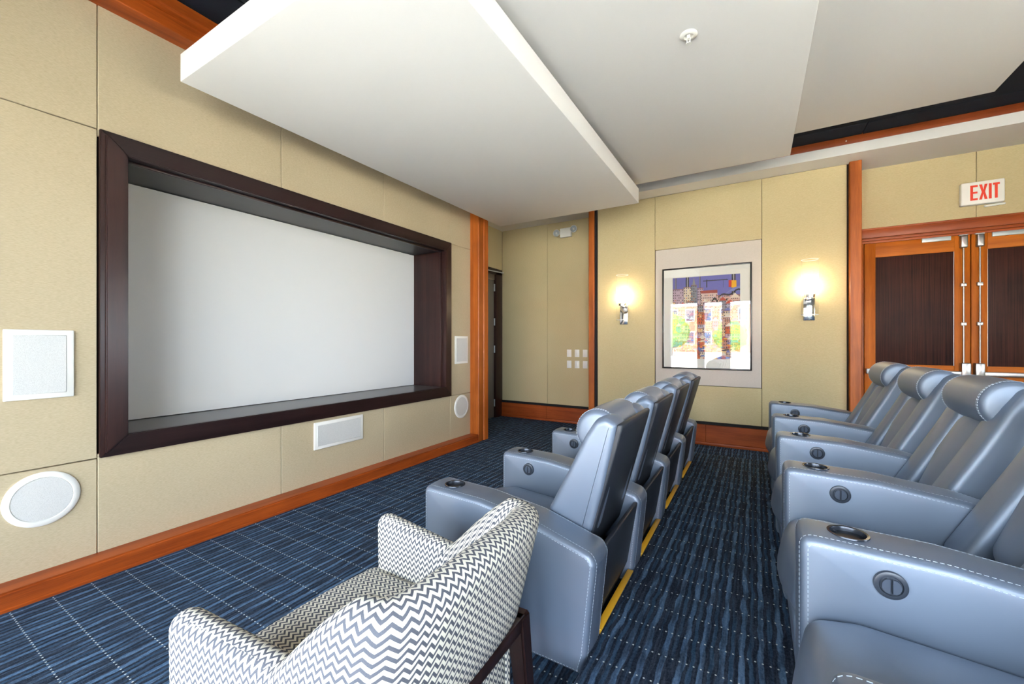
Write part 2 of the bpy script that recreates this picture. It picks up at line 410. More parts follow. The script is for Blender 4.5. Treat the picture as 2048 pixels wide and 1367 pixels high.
for (in0, in1, xa, xb) in ((0.0, .03, -3.192, -3.165), (.022, .118, -3.2, -3.150)):
    o0, o1 = (Y0 + in0, Z0 + in0), (Y1 - in0, Z1 - in0); i0, i1 = (Y0 + in1, Z0 + in1), (Y1 - in1, Z1 - in1)
    nm = 'edge_strip' if in0 == 0 else 'frame_rail'
    for nm2, q, m in ((nm, [(o0[0], o0[1]), (o1[0], o0[1]), (i1[0], i0[1]), (i0[0], i0[1])], 'espresso_y'), (nm, [(o0[0], o1[1]), (o1[0], o1[1]), (i1[0], i1[1]), (i0[0], i1[1])], 'espresso_y'),
                      (nm.replace('rail', 'stile'), [(o0[0], o0[1]), (o0[0], o1[1]), (i0[0], i1[1]), (i0[0], i0[1])], 'espresso_z'), (nm.replace('rail', 'stile'), [(o1[0], o0[1]), (o1[0], o1[1]), (i1[0], i1[1]), (i1[0], i0[1])], 'espresso_z')):
        rel(fstile(nm2, q, xa, xb, M[m], .003 if in0 == 0 else .005), fr)
yi0, yi1, zi0, zi1 = Y0 + .118, Y1 - .118, Z0 + .118, Z1 - .118
t_ = .02
rel(box('reveal_top', -3.685, -3.19, yi0 - t_, yi1 + t_, zi1, zi1 + t_, M['reveal_top']), fr)
rel(box('reveal_sill', -3.685, -3.19, yi0 - t_, yi1 + t_, zi0 - t_, zi0, M['sill']), fr)
for a in (yi0 - t_, yi1): rel(box('reveal_side', -3.685, -3.19, a, a + t_, zi0, zi1, M['espresso_z']), fr)
rel(box('stop_bead', -3.245, -3.215, yi0, yi1, zi1 - .016, zi1 + .001, M['espresso_y'], None, .004), fr)
for a in (yi0, yi1 - .016): rel(box('stop_bead', -3.245, -3.215, a, a + .016, zi0, zi1 - .016, M['espresso_z'], None, .004), fr)
sc = box('projection_screen', -3.672, -3.664, yi0 + .004, yi1 - .004, zi0 + .004, zi1 - .004, M['screen'])
tag(sc, 'large pale grey projection screen set deep inside the dark wood frame', 'screen')

# back wall, furred-out middle part
wb = empty('wall_back', (0, 0, 0)); struct(wb, 'back wall faced with olive beige cloth panels', 'wall')
box('wall_backing', -2.03, .9, 5.692, 6.3, 0, 3.42, M['seam'], wb)
box('wall_backing', -3.95, -2.03, 6.125, 6.3, 0, 3.42, M['seam'], wb)
bm = bmesh.new(); bx(bm, .9, 1.0, 6.0, 6.3, 0, 3.42); bx(bm, 1.0, 2.76, 6.0, 6.3, 2.45, 3.42); bx(bm, 2.76, 3.8, 6.0, 6.3, 0, 3.42); bx(bm, 1.0, 2.76, 6.08, 6.3, 0, 2.45)
done('wall_backing', bm, M['seam'], wb)
def bp(x0, x1, z0, z1, y=5.67, mat='fabric_back'): box('wall_panel', x0 + g, x1 - g, y, y + .024, z0 + g, z1 - g, M[mat], wb, .003, 1)
bp(-1.935, -1.147, .285, 3.2); bp(-1.147, .064, 2.49, 3.2); bp(-1.147, .064, .285, .733); bp(.064, .85, .285, 3.2)
bp(-1.14, .061, .736, 2.487, 5.658, 'grey_panel')
bp(-3.80, -2.927, .272, 3.21, 6.1); bp(-2.927, -2.03, .272, 3.21, 6.1)
bp(.97, 1.921, 2.534, 3.21, 5.97); bp(1.921, 3.0, 2.534, 3.21, 5.97); bp(2.76, 3.7, .28, 2.534, 5.97); bp(3.0, 3.7, 2.534, 3.21, 5.97)
# niche wall with door at the far end of the screen wall
wn = empty('wall_niche', (0, 0, 0)); struct(wn, 'shadowed olive cloth wall beside the screen wall', 'wall')
box('wall_backing', -3.95, -3.815, 4.55, 5.0, 0, 3.42, M['seam'], wn); box('wall_backing', -3.95, -3.815, 5.0, 6.125, 2.40, 3.42, M['seam'], wn)
box('wall_backing', -3.98, -3.86, 5.0, 6.125, 0, 2.40, M['seam'], wn)
box('wall_panel', -3.815, -3.80, 4.56, 6.098, 2.525, 3.21, M['fabric_back'], wn, .003, 1)
box('wall_panel', -3.815, -3.80, 4.56, 4.92, .1, 2.52, M['fabric_back'], wn, .003, 1)
# other walls (behind and beside the camera)
wr = empty('wall_right', (0, 0, 0)); struct(wr, 'plain beige side wall with added windows beyond the recliners', 'wall')
ysr = [WY - .1] + [v for p in ADDED_WINS for v in p] + [FY1]
for i in range(0, len(ysr), 2): box('wall_pier', FX1, FX1 + .1, ysr[i], ysr[i + 1], RZ0, RZ1, M['wall_plain'], wr)
box('wall_header', FX1, FX1 + .1, WY - .1, FY1, RZ1, 3.42, M['wall_plain'], wr); box('wall_apron', FX1, FX1 + .1, WY - .1, FY1, 0, RZ0, M['wall_plain'], wr)
wf = empty('wall_front', (0, 0, 0)); struct(wf, 'plain beige wall pierced by a row of tall windows', 'wall')
xs = [FX0] + [v for p in WINS for v in p] + [FX1]
for i in range(0, len(xs), 2): box('wall_pier', xs[i], xs[i + 1], WY - .12, WY, WZ0, WZ1, M['wall_plain'], wf)
box('wall_header', FX0, .10, WY - .12, WY, WZ1, 3.42, M['wall_plain'], wf); box('wall_header', .10, 2.78, WY - .12, WY, 3.12, 3.42, M['wall_plain'], wf); box('wall_header', 2.78, FX1, WY - .12, WY, WZ1, 3.42, M['wall_plain'], wf)
for a, b in ((.90, 1.04), (1.84, 1.98)): box('wall_pier', a, b, WY - .12, WY, WZ1, 3.12, M['wall_plain'], wf)
box('wall_apron', FX0, FX1, WY - .12, WY, 0, WZ0, M['wall_plain'], wf)
for i, (a, b) in enumerate(WINS):
    wd = empty('window_%d' % (i + 1), ((a + b) / 2, WY - .06, WZ0)); struct(wd, 'tall white framed window number %d in the wall behind the seats' % (i + 1), 'window')
    h = (b - a) / 2; H = WTOP(a) - WZ0; f = .035
    for q in ((-h, -h + f, 0, H), (h - f, h, 0, H), (-h, h, 0, f), (-h, h, H - f, H)): box('window_frame', q[0], q[1], -.03, .03, q[2], q[3], M['white'], wd, .004, 1)
    box('pane', -h + f, h - f, -.003, .003, f, H - f, M['pane'], wd)

for i, (a, b) in enumerate(ADDED_WINS):  # added side windows, put in for their daylight
    wd = empty('window_%d' % (i + 8), (FX1 + .05, (a + b) / 2, RZ0)); struct(wd, 'added unseen white framed window number %d in the side wall beyond the recliners' % (i + 1), 'window')
    h = (b - a) / 2; H = RZ1 - RZ0; f = .035
    for q in ((-h, -h + f, 0, H), (h - f, h, 0, H), (-h, h, 0, f), (-h, h, H - f, H)): box('window_frame', -.03, .03, q[0], q[1], q[2], q[3], M['white'], wd, .004, 1)
    box('pane', -.003, .003, -h + f, h - f, f, H - f, M['pane'], wd)

# soffit over back wall
sf = empty('ceiling_soffit', (0, 0, 0)); struct(sf, 'white lowered soffit edged with cherry wood along the back wall', 'ceiling')
box('soffit_board', -3.9, FX1, 5.383, FY1, 3.202, 3.302, M['soffit'], sf)
box('soffit_board', -3.9, -3.058, 4.551, 5.383, 3.202, 3.302, M['soffit'], sf)
box('soffit_trim', -3.04, FX1, 5.375, 5.42, 3.302, 3.392, M['cherry_x'], sf, .003)
# posts
struct(ext_z('trim_3', [(-2.054, 5.635), (-2.048, 5.63), (-1.978, 5.63), (-1.972, 5.635), (-1.972, 5.69), (-2.03, 5.69), (-2.03, 6.1), (-2.054, 6.1)], 0, 3.2015, M['cherry_z']), 'slim cherry wood post beside the switch plates', 'trim')
struct(ext_z('trim_4', [(-1.971, 5.652), (-1.936, 5.652), (-1.936, 5.691), (-1.971, 5.691)], 0, 3.2015, M['gap']), 'dark reveal strip beside the slim post', 'trim')
struct(ext_z('trim_5', [(.872, 5.62), (.961, 5.62), (.967, 5.626), (.967, 6.0), (.905, 6.0), (.905, 5.69), (.866, 5.69), (.866, 5.626)], 0, 3.2015, M['cherry_z']), 'cherry wood post between wall sconce and double doors', 'trim')
def baseb(name, x0, x1, yw, z1, label):
    e = empty(name, (0, 0, 0)); struct(e, label, 'baseboard')
    n = 2; L = (x1 - x0) / n
    for i in range(n): box('base_board', x0 + i * L + (.0008 if i else 0), x0 + (i + 1) * L, yw - .035, yw + .02, .038, z1 - .03, M['cherry_x'], e, .003, 1)
    box('shoe_mould', x0, x1, yw - .045, yw + .02, 0, .038, M['cherry_x'], e, .006, 2)
    box('shadow_gap', x0, x1, yw - .012, yw + .02, z1 - .03, z1, M['gap'], e)
baseb('baseboard_back', -1.935, .866, 5.67, .283, 'cherry wood baseboard under the framed picture')
baseb('baseboard_niche', -3.80, -2.054, 6.1, .27, 'cherry wood baseboard under the switch plates')

baseb('baseboard_right', 2.79, FX1, 5.97, .28, 'cherry wood baseboard past the double doors')

# ------------------------------------------------------------------ double door in the back wall
def door_leaf(num, hinge_x, sgn, label):
    d = empty('door_%d' % num, (hinge_x, 5.985, 0)); struct(d, label, 'door')
    W = .832; f = lambda a, b: (min(sgn * a, sgn * b), max(sgn * a, sgn * b))
    def b(name, a0, a1, y0, y1, z0, z1, mat, par=d, bev=.003): x0, x1 = f(a0, a1); return box(name, x0, x1, y0, y1, z0, z1, M[mat], par, bev, 2)
    b('stile', .003, .098, -.02, .025, .01, 2.372, 'honey_z'); b('stile', .718, W, -.02, .025, .01, 2.372, 'honey_z')
    b('rail', .098, .718, -.02, .025, 2.212, 2.372, 'honey_x'); b('rail', .098, .718, -.02, .025, .85, 1.036, 'honey_x'); b('rail', .098, .718, -.02, .025, .01, .25, 'honey_x')
    b('door_panel', .098, .718, -.008, .012, 1.036, 2.212, 'wenge'); b('door_panel', .098, .718, -.008, .012, .25, .85, 'wenge')
    for z0, z1 in ((1.036, 2.212), (.25, .85)): b('glazing_bead', .713, .718, -.012, -.006, z0, z1, 'brushed', bev=0)
    xr = sgn * .778
    r = cyl('vertical_rod', (xr, -.04, 1.06), (xr, -.04, 2.26), .007, .007, M['brushed'], d, 12)
    for z in (1.463, 1.862): b('rod_guide', .758, .798, -.052, -.018, z - .017, z + .017, 'brushed', r)
    lt = box('top_latch', xr - .028, xr + .028, -.066, -.018, 2.235, 2.362, M['brushed'], d, .014, 4)
    b('latch_strike', .745, .811, -.05, -.018, 2.362, 2.372, 'satin_grey', lt)
    b('exit_device_case', .752, .822, -.085, -.018, .90, 1.068, 'brushed', bev=.01)
    b('push_bar', .035, .755, -.075, -.035, .936, .982, 'brushed', bev=.008); b('bar_end_cap', .012, .06, -.078, -.018, .932, .986, 'satin_grey', bev=.006)
    b('closer_cover', .47, .69, -.035, -.018, 2.328, 2.371, 'satin_grey', bev=.003)
    return d
door_leaf(1, 1.044, 1, 'honey wood door leaf with dark panel, beside the cherry post')
door_leaf(2, 2.716, -1, 'honey wood door leaf with dark panel, cut by the picture edge')
df = empty('trim_6', (0, 0, 0)); struct(df, 'stepped cherry wood casing around the double doors', 'trim')
box('head_casing', .967, 2.79, 5.945, 6.0, 2.43, 2.533, M['cherry_x'], df, .004)
box('head_bead', .967, 2.79, 5.938, 5.96, 2.519, 2.535, M['cherry_x'], df, .004)
box('head_stop', 1.0, 2.76, 5.96, 6.02, 2.402, 2.43, M['cherry_x'], df, .003); box('head_stop', 1.02, 2.74, 5.975, 6.05, 2.376, 2.402, M['cherry_x'], df, .003)
for a, b_ in ((.967, 1.02), (2.74, 2.79)): box('side_casing', a, b_, 5.95, 6.04, 0, 2.43, M['cherry_z'], df, .003)
for a, b_ in ((1.02, 1.043), (2.717, 2.74)): box('side_stop', a, b_, 5.972, 6.05, 0, 2.376, M['cherry_z'], df, .003)
# niche door
nd = empty('door_3', (-3.84, 5.87, 0)); struct(nd, 'grey painted door in dark frame beside the screen wall', 'door')
box('door_slab', -.02, .02, -.83, 0, .01, 2.325, M['grey_door'], nd, .003)
for a in (.006, .094): pass
box('door_casing', -.02, .055, .004, .2, 0, 2.5, M['espresso_z'], nd, .004); box('door_casing', -.02, .055, -.90, -.835, 0, 2.5, M['espresso_z'], nd, .004)
box('head_casing', -.02, .055, -.90, .2, 2.42, 2.52, M['espresso_y'], nd, .004); box('head_panel', -.01, .03, -.835, .004, 2.33, 2.42, M['grey_door'], nd, .003)
for z in (.25, 1.16, 1.62, 2.2): cyl('hinge', (.03, .0, z - .06), (.03, .0, z + .06), .012, .012, M['satin_grey'], nd, 10)
cyl('closer_arm', (.09, -.35, 2.45), (.09, .19, 2.47), .010, .010, M['satin_grey'], nd, 10)

# ------------------------------------------------------------------ floating ceiling clouds
for nm, x0, x1, z, lab in (('ceiling_cloud', -2.857, -1.0875, 2.78, 'lowest white floating ceiling panel hanging before the screen'),
                           ('ceiling_cloud', -1.2, .274, 2.985, 'middle white floating ceiling panel carrying the sprinkler'),
                           ('ceiling_cloud', .1, 1.557, 3.17, 'highest white floating ceiling panel, nearest the double doors')):
    e = empty(nm, ((x0 + x1) / 2, 2.8, z), lab, 'ceiling panel', 'stepped floating ceiling panels')
    h = (x1 - x0) / 2
    y0 = 1.076 - 2.8
    box('panel_body', -h, h, y0, 1.74, 0, .16, M['cloud'], e, .004)
    for sx in (-.6, .6):
        for sy in (-1.3, 1.3): cyl('hanger_rod', (sx * h, sy, .155), (sx * h, sy, 3.39 - z), .008, .008, M['black_metal'], e, 8)
sp = empty('fire_sprinkler', (-.32, 2.47, 2.985), 'small white pendent sprinkler under the middle floating panel', 'sprinkler')
lathe('escutcheon', [(.044, 0), (.046, -.004), (.040, -.010), (.026, -.012), (.02, -.006), (.012, -.004)], M['white_plastic'], sp, 32)
cyl('sprinkler_stem', (0, 0, 0), (0, 0, -.022), .009, .008, M['white_plastic'], sp, 16)
for s_ in (-1, 1): cyl('frame_arm', (s_ * .009, 0, -.018), (s_ * .006, 0, -.05), .0025, .0025, M['white_plastic'], sp, 8)
lathe('deflector', [(.001, -.048), (.015, -.05), (.016, -.053), (.001, -.054)], M['white_plastic'], sp, 20)
sp2 = empty('trim_screw', (.8, 5.374, 3.335), 'tiny white screw head on the soffit trim above the doors', 'screw')
lathe('screw_head', [(.001, -.004), (.006, -.003), (.007, 0)], M['white_plastic'], sp2, 12, 'Y')

# ------------------------------------------------------------------ wall speakers
def rect_speaker(y0, y1, z0, z1, lab):
    e = empty('wall_speaker', (-3.19, (y0 + y1) / 2, z0), lab, 'speaker', 'white flush speakers in the screen wall')
    h = (y1 - y0) / 2; H = z1 - z0; b = .03
    box('speaker_bezel', 0, .011, -h, h, 0, H, M['white_plastic'], e, .005, 3)
    box('speaker_grille', .006, .0135, -h + b, h - b, b * .9, H - b * .9, M['grille'], e, .002, 1)
def round_speaker(yc, zc, r, lab):
    e = empty('wall_speaker', (-3.19, yc, zc), lab, 'speaker', 'white flush speakers in the screen wall')
    lathe('speaker_bezel', [(r, 0), (r, .006), (r - .006, .011), (r - .026, .011), (r - .029, .007), (.001, .007)], M['white_plastic'], e, 64, 'X')
    lathe('speaker_grille', [(r - .029, .004), (r - .03, .0095), (.001, .0105)], M['grille'], e, 64, 'X')
t = NT('speaker_mesh'); v = t.n('ShaderNodeTexVoronoi'); v.inputs['Scale'].default_value = 380; t.l(t.obj(), v.inputs['Vector'])
t.set(Base_Color=t.mix(t.ramp(v.outputs['Distance'], .1, .5), sr(174, 173, 170), sr(206, 205, 202)), Roughness=.6); M['grille'] = t.m
rect_speaker(.473, .7204, .986, 1.343, 'white upright rectangular speaker beside the near end of the screen frame')
rect_speaker(4.011, 4.277, 1.009, 1.354, 'white upright rectangular speaker between screen frame and cherry jamb')
rect_speaker(2.131, 2.632, .371, .601, 'white wide rectangular speaker below the screen')
round_speaker(.606, .466, .139, 'large white round speaker low at the near end of the screen wall')
round_speaker(4.15, .469, .145, 'white round speaker low beside the cherry jamb')

# ------------------------------------------------------------------ niche fittings
swl = {(0, 0): 'upper white switch plate farthest from the cherry post', (1, 0): 'middle white switch plate of the upper row', (2, 0): 'upper white switch plate beside the cherry post',
       (0, 1): 'lower white switch plate farthest from the cherry post', (1, 1): 'middle white switch plate of the lower row', (2, 1): 'lower white switch plate beside the cherry post'}
sw0 = None
for (i, j), lab in swl.items():
    p = (-2.545 + i * .133, 6.1, (1.102, .927)[j])
    if sw0 is None:
        sw0 = empty('switch_plate', p, lab, 'switch', 'white switch plates on the niche wall')
        box('plate', -.038, .038, -.006, 0, -.058, .058, M['white_plastic'], sw0, .003); box('rocker', -.017, .017, -.010, -.005, -.034, .034, M['white_plastic'], sw0, .002)
        o = sw0
    else: o = copy_tree(sw0); o.location = p; o['label'] = lab
em = empty('emergency_light', (-2.59, 6.1, 2.94), 'white twin head emergency light high on the niche wall', 'emergency light')
box('housing', -.095, .095, -.055, 0, 0, .145, M['white_plastic'], em, .01, 3)
for sx, z in ((-1, .075), (1, .105)):
    hd = lathe('lamp_head', [(.028, .03), (.05, .012), (.058, -.012), (.056, -.018), (.05, -.016)], M['white_plastic'], em, 32, 'Y', (sx * .145, -.06, z), False)
    lathe('reflector', [(.05, -.016), (.042, -.004), (.02, .008), (.008, .012)], M['satin_grey'], hd, 32, 'Y', (sx * .145, -.06, z), False)
    lathe('lamp_bulb', [(.001, -.014), (.012, -.010), (.014, .0), (.01, .012)], M['white_plastic'], hd, 16, 'Y', (sx * .145, -.06, z))
    cyl('swivel', (sx * .09, -.03, z), (sx * .125, -.04, z), .014, .014, M['white_plastic'], em, 12)

# ------------------------------------------------------------------ exit sign
ex = empty('exit_sign', (1.9465, 5.97, 2.655), 'white exit sign with red letters above the double doors', 'sign')
box('sign_case', -.153, .153, -.06, 0, 0, .228, M['white_plastic'], ex, .012, 3)
def letter(strokes):
    bm = bmesh.new()
    for s in strokes:
        a = [bm.verts.new((p[0], -.0625, p[1])) for p in s]; b = [bm.verts.new((p[0], -.058, p[1])) for p in s]; k = len(s)
        for i in range(k): bm.faces.new((a[i], a[(i + 1) % k], b[(i + 1) % k], b[i]))
        bm.faces.new(a); bm.faces.new(b)
    done('letter', bm, M['red'], ex)
def rc(x0, x1, z0, z1): return [(x0, z0), (x1, z0), (x1, z1), (x0, z1)]
zb, zt, sw_ = .042, .192, .019
letter([rc(-.088, -.069, zb, zt), rc(-.069, -.036, zb, zb + .019), rc(-.069, -.036, zt - .019, zt), rc(-.069, -.038, .108, .126)])
letter([[(-.026, zb), (-.006, zb), (.003, .099), (.012, zb), (.032, zb), (.0135, .117), (.032, zt), (.012, zt), (.003, .135), (-.006, zt), (-.026, zt), (-.0075, .117)]])
letter([rc(.041, .060, zb, zt)])
letter([rc(.082, .101, zb, zt - .019), rc(.068, .115, zt - .019, zt)])
tube = cyl('conduit_light', (.02, -.025, -.02), (.165, -.025, -.012), .011, .011, M['white_plastic'], ex, 16, .003)

# ------------------------------------------------------------------ sconces
def sconce(xc, lab):
    e = empty('wall_sconce', (xc, 5.67, 1.52), lab, 'sconce', 'glass tube wall sconces beside the picture')
    box('back_plate', -.053, .053, -.022, 0, 0, .25, M['chrome'], e, .004)
    cyl('arm', (0, -.02, .255), (0, -.095, .255), .012, .012, M['chrome'], e, 16)
    box('arm_bracket', -.03, .03, -.09, -.015, .235, .275, M['chrome'], e, .004)
    lathe('lamp_cup', [(.001, .245), (.05, .25), (.052, .285), (.04, .29), (.001, .288)], M['chrome'], e, 32, 'Z', (0, -.095, 0))
    gl = lathe('glass_tube', [(.0745, .06), (.078, .06), (.078, .665), (.0745, .665), (.0745, .06)], M['tube_glass'], e, 48, 'Z', (0, -.095, 0), False)
    for z_ in (.06, .665): lathe('glass_rim', [(.0735, z_ - .002), (.079, z_ - .002), (.079, z_ + .002), (.0735, z_ + .002), (.0735, z_ - .002)], M['bright_rim'], gl, 48, 'Z', (0, -.095, 0), False)
    lathe('lit_diffuser', [(.03, .29), (.062, .30), (.066, .45), (.058, .468), (.001, .47)], M['bulb'], e, 24, 'Z', (0, -.095, 0))
    return e
sconce(-1.555, 'lit glass tube sconce between the slim post and the picture')
sconce(.515, 'lit glass tube sconce between the picture and the double doors')

# ------------------------------------------------------------------ framed picture
pc = empty('framed_picture', (-.541, 5.656, .94), 'framed colourful cityscape print on the grey wall panel', 'picture')
PW, PH = .505, 1.285
for q in ((-PW, -PW + .018, 0, PH), (PW - .018, PW, 0, PH), (-PW + .018, PW - .018, 0, .018), (-PW + .018, PW - .018, PH - .018, PH)):
    box('frame_side', q[0], q[1], -.035, 0, q[2], q[3], M['black_metal'], pc, .003)
box('mat_board', -PW + .015, PW - .015, -.018, -.004, .015, PH - .015, M['mat'], pc)
box('glass_pane', -PW + .016, PW - .016, -.0265, -.0245, .016, PH - .016, M['picture_glass'], pc)
AX0, AX1, AZ0, AZ1 = -.378, .383, .13, 1.16
def art():
    rnd = random.Random(11); vs, fs, cs = [], [], []; lay = [0]
    W, Hh = AX1 - AX0, AZ1 - AZ0
    def poly(pts, col):
        lay[0] += 1; y = -.0186 - lay[0] * 1.0e-6; b = len(vs)
        for p in pts:
            px, pz = min(1, max(0, p[0])), min(1, max(0, p[1])); vs.append((AX0 + px * W, y, AZ0 + pz * Hh))
        fs.append(tuple(range(b, b + len(pts)))); cs.append(sr(*col))
    def rect(x0, x1, z0, z1, col): poly([(x0, z0), (x1, z0), (x1, z1), (x0, z1)], col)
    rect(0, 1, 0, 1, (112, 112, 184))
    pal = [(222, 196, 186), (212, 172, 158), (232, 216, 190), (196, 170, 186), (204, 150, 130), (150, 150, 160), (232, 200, 150), (190, 186, 206)]
    def bldg(x0, x1, z0, z1, col, wc=(70, 56, 72)):
        rect(x0, x1, z0, z1, col); rect(x0, x0 + .004, z0, z1, (50, 44, 56)); rect(x0, x1, z1 - .006, z1, (150, 70, 60))
        nx = max(2, int((x1 - x0) / .026)); nz = max(2, int((z1 - z0) / .03)); dx = (x1 - x0) / nx; dz = (z1 - z0) / nz
        for i in range(nx):
            for j in range(nz):
                if rnd.random() < .85: rect(x0 + dx * (i + .28), x0 + dx * (i + .72), z0 + dz * (j + .25), z0 + dz * (j + .72), wc if rnd.random() < .8 else rnd.choice(((220, 120, 50), (90, 100, 170), (240, 226, 180))))
    for tx, w_ in ((.05, .02), (.23, .05), (.42, .02), (.91, .055)):
        rect(tx - w_ / 2, tx + w_ / 2, .75, 1, (60, 62, 70)); rect(tx - w_ / 8, tx + w_ / 8, .75, 1, (186, 180, 176))
    rect(.515, .53, .86, .955, (48, 50, 60)); rect(.47, .83, .935, .945, (48, 50, 60))
    for k in range(12): rect(.53 + k * .025, .536 + k * .025, .936, .95, (48, 50, 60))
    rect(.76, .764, .85, .935, (60, 60, 70)); rect(.84, .9, .85, .93, (222, 60, 44)); rect(.88, .95, .84, .925, (240, 178, 30))
    for x0, x1, z1 in ((0, .17, .86), (.17, .29, .88), (.38, .47, .86), (.43, .68, .81), (.66, 1, .76)):
        bldg(x0, x1, .3, z1, rnd.choice(pal[:5]))
    rect(.43, .68, .79, .825, (170, 74, 66))
    poly([(.70, .72), (.86, .80), (1, .80), (1, .86), (.9, .84)], (126, 136, 190)); poly([(.86, .72), (.93, .78), (1, .72)], (226, 210, 190))
    bldg(.285, .375, .5, .9, (140, 142, 150)); poly([(.305, .9), (.33, .99), (.355, .9)], (150, 146, 140))
    for k in range(14): 
        a = k / 13; rect(.58 + a * .22, .602 + a * .22, .66 + .05 * math.sin(a * 7), .685 + .05 * math.sin(a * 7), (40, 40, 48))
    for k in range(16):
        a = k / 15; rect(.69 + a * .3, .71 + a * .3, .73 + .07 * a + .015 * math.sin(a * 9), .75 + .07 * a + .015 * math.sin(a * 9), (44, 44, 56))
    for r_ in range(9):
        z = .62 - r_ * .075
        x0 = -.02
        while x0 < 1:
            w_ = rnd.uniform(.05, .14); h_ = rnd.uniform(.07, .14)
            bldg(x0, x0 + w_, z - .05, z + h_ - .05, rnd.choice(pal + [(206, 96, 54), (110, 120, 184), (170, 70, 70), (220, 150, 90)]))
            if rnd.random() < .4: poly([(x0, z + h_ - .05), (x0 + w_ / 2, z + h_ - .01), (x0 + w_, z + h_ - .05)], rnd.choice(((196, 80, 60), (236, 226, 214), (120, 126, 190))))
            x0 += w_ * .9
    for k in range(130):
        x0, z0 = rnd.random(), rnd.random() * .24; w_ = rnd.uniform(.02, .07); h_ = rnd.uniform(.008, .02)
        rect(x0, x0 + w_, z0, z0 + h_, rnd.choice(((226, 110, 40), (236, 150, 60), (200, 60, 50), (96, 116, 190), (240, 226, 200), (60, 60, 76), (230, 180, 80), (130, 160, 100))))
    me = bpy.data.meshes.new('print'); me.from_pydata(vs, [], fs)
    ca = me.color_attributes.new('Col', 'FLOAT_COLOR', 'CORNER')
    for p, c_ in zip(me.polygons, cs):
        for li in p.loop_indices: ca.data[li].color = c_
    link('printed_picture', me, M['print'], pc)
art()

# ------------------------------------------------------------------ leather recliners
ARM = round_poly([(.0, .06), (.762, .055), (.783, .13), (.818, .47), (.80, .505), (.55, .578), (.30, .612), (.0, .622)], [.015, .01, .03, .03, .045, .25, .25, .035], 6)
AW, SW = .17, .51
def arm_mesh():
    bm = pillow(ARM, 0, AW, .022, .007, 5, .004)
    bmesh.ops.recalc_face_normals(bm, faces=bm.faces)
    me = bpy.data.meshes.new('arm'); bm.to_mesh(me); bm.free()
    o = bpy.data.objects.new('tmp', me); C.objects.link(o)
    bm = bmesh.new(); bmesh.ops.create_cone(bm, cap_ends=True, segments=40, radius1=.0435, radius2=.0435, depth=.16)
    bmesh.ops.translate(bm, vec=(.115, AW / 2, .62), verts=bm.verts); mc = bpy.data.meshes.new('cut'); bm.to_mesh(mc); bm.free()
    k = bpy.data.objects.new('cut', mc); C.objects.link(k)
    b = o.modifiers.new('b', 'BOOLEAN'); b.object = k; b.operation = 'DIFFERENCE'; b.solver = 'EXACT'
    dg = bpy.context.evaluated_depsgraph_get(); dg.update()
    out = bpy.data.meshes.new_from_object(o.evaluated_get(dg)); out.name = 'arm'
    bpy.data.objects.remove(o); bpy.data.objects.remove(k)
    out.materials.clear(); out.materials.append(M['leather'])
    for p in out.polygons: p.use_smooth = True
    out.set_sharp_from_angle(angle=R(50))
    return out
ARM_ME = arm_mesh()
def top_z(x):
    return max(p[1] for p in resample(ARM, .004) if abs(p[0] - x) < .006)
def close_path(loop, y): return [(p[0], y, p[1]) for p in loop + loop[:1]]
AR = resample(ARM, .03)
def arm_stitch():
    out = []
    for y_, s_ in ((.004, 0), (AW - .004, 1)):
        ps = [close_path(inset_loop(AR, .0175), y_ - (.0045 if not s_ else -.0045)), close_path(inset_loop(AR, -.0002), .0235 if not s_ else AW - .0235)]
        bm = dashes(ps, .0075, .005, .0009); bmesh.ops.recalc_face_normals(bm, faces=bm.faces)
        me = bpy.data.meshes.new('stitching'); bm.to_mesh(me); bm.free(); me.materials.append(M['thread']); out.append(me)
    return out
ST_ME = arm_stitch()
def add_arm(par, y, button):
    a = link('arm', ARM_ME, None, par, loc=(0, y, 0))
    for q in ST_ME: link('stitching', q, None, a)['kind'] = 'stuff'
    ch = lathe('cup_holder', [(.043, -.006), (.048, .003), (.047, .006), (.041, .005), (.039, -.002), (.038, -.075), (.03, -.08), (.001, -.08)], M['cup'], a, 40, 'Z', (.115, AW / 2, top_z(.115) + .0))
    if button:
        r = lathe('button_ring', [(.034, .002), (.033, -.005), (.028, -.007), (.024, -.007), (.022, -.003), (.001, -.003)], M['rubber_ring'], a, 36, 'Y', (.185, -.006, .545))
        for s_ in (-1, 1):
            pts = [(s_ * .0025, -.017)] + [(s_ * (.0025 + .0165 * math.cos(q)), .0185 * math.sin(q)) for q in [R(-65 + 13 * k) for k in range(11)]] + [(s_ * .0025, .017)]
            bm = bmesh.new(); va = [bm.verts.new((.185 + p[0], -.0085, .545 + p[1])) for p in pts]; vb = [bm.verts.new((.185 + p[0] * 1.0, -.017, .545 + p[1])) for p in pts]; k = len(pts)
            for i in range(k): bm.faces.new((va[i], va[(i + 1) % k], vb[(i + 1) % k], vb[i]))
            bm.faces.new(va); bm.faces.new(vb); done('push_button', bm, M['button'], a)
    return a
M['rubber_ring'] = plain('dark_ring', sr(50, 56, 66), .35, .1)
WING = round_poly([(.46, .40), (.545, .56), (.64, .745), (.715, .90), (.755, .962), (.80, .982), (.848, .955), (.835, .88), (.79, .68), (.748, .52), (.70, .40)], [.03, .2, .2, .15, .05, .04, .03, .1, .2, .1, .03], 5)
HEAD = [(.746 + .093 * math.cos(q) - .010 * math.sin(q), .905 + .094 * math.sin(q) + .012 * math.cos(q)) for q in [2 * math.pi * k / 36 for k in range(36)]]
LUMB = round_poly([(.545, .47), (.60, .44), (.70, .47), (.76, .80), (.72, .83), (.685, .80), (.615, .66)], [.04, .03, .03, .03, .03, .06, .2], 5)
SEAT = round_poly([(-.012, .30), (.03, .26), (.64, .28), (.66, .40), (.40, .425), (.12, .445), (.01, .425)], [.05, .03, .03, .06, .4, .12, .06], 6)
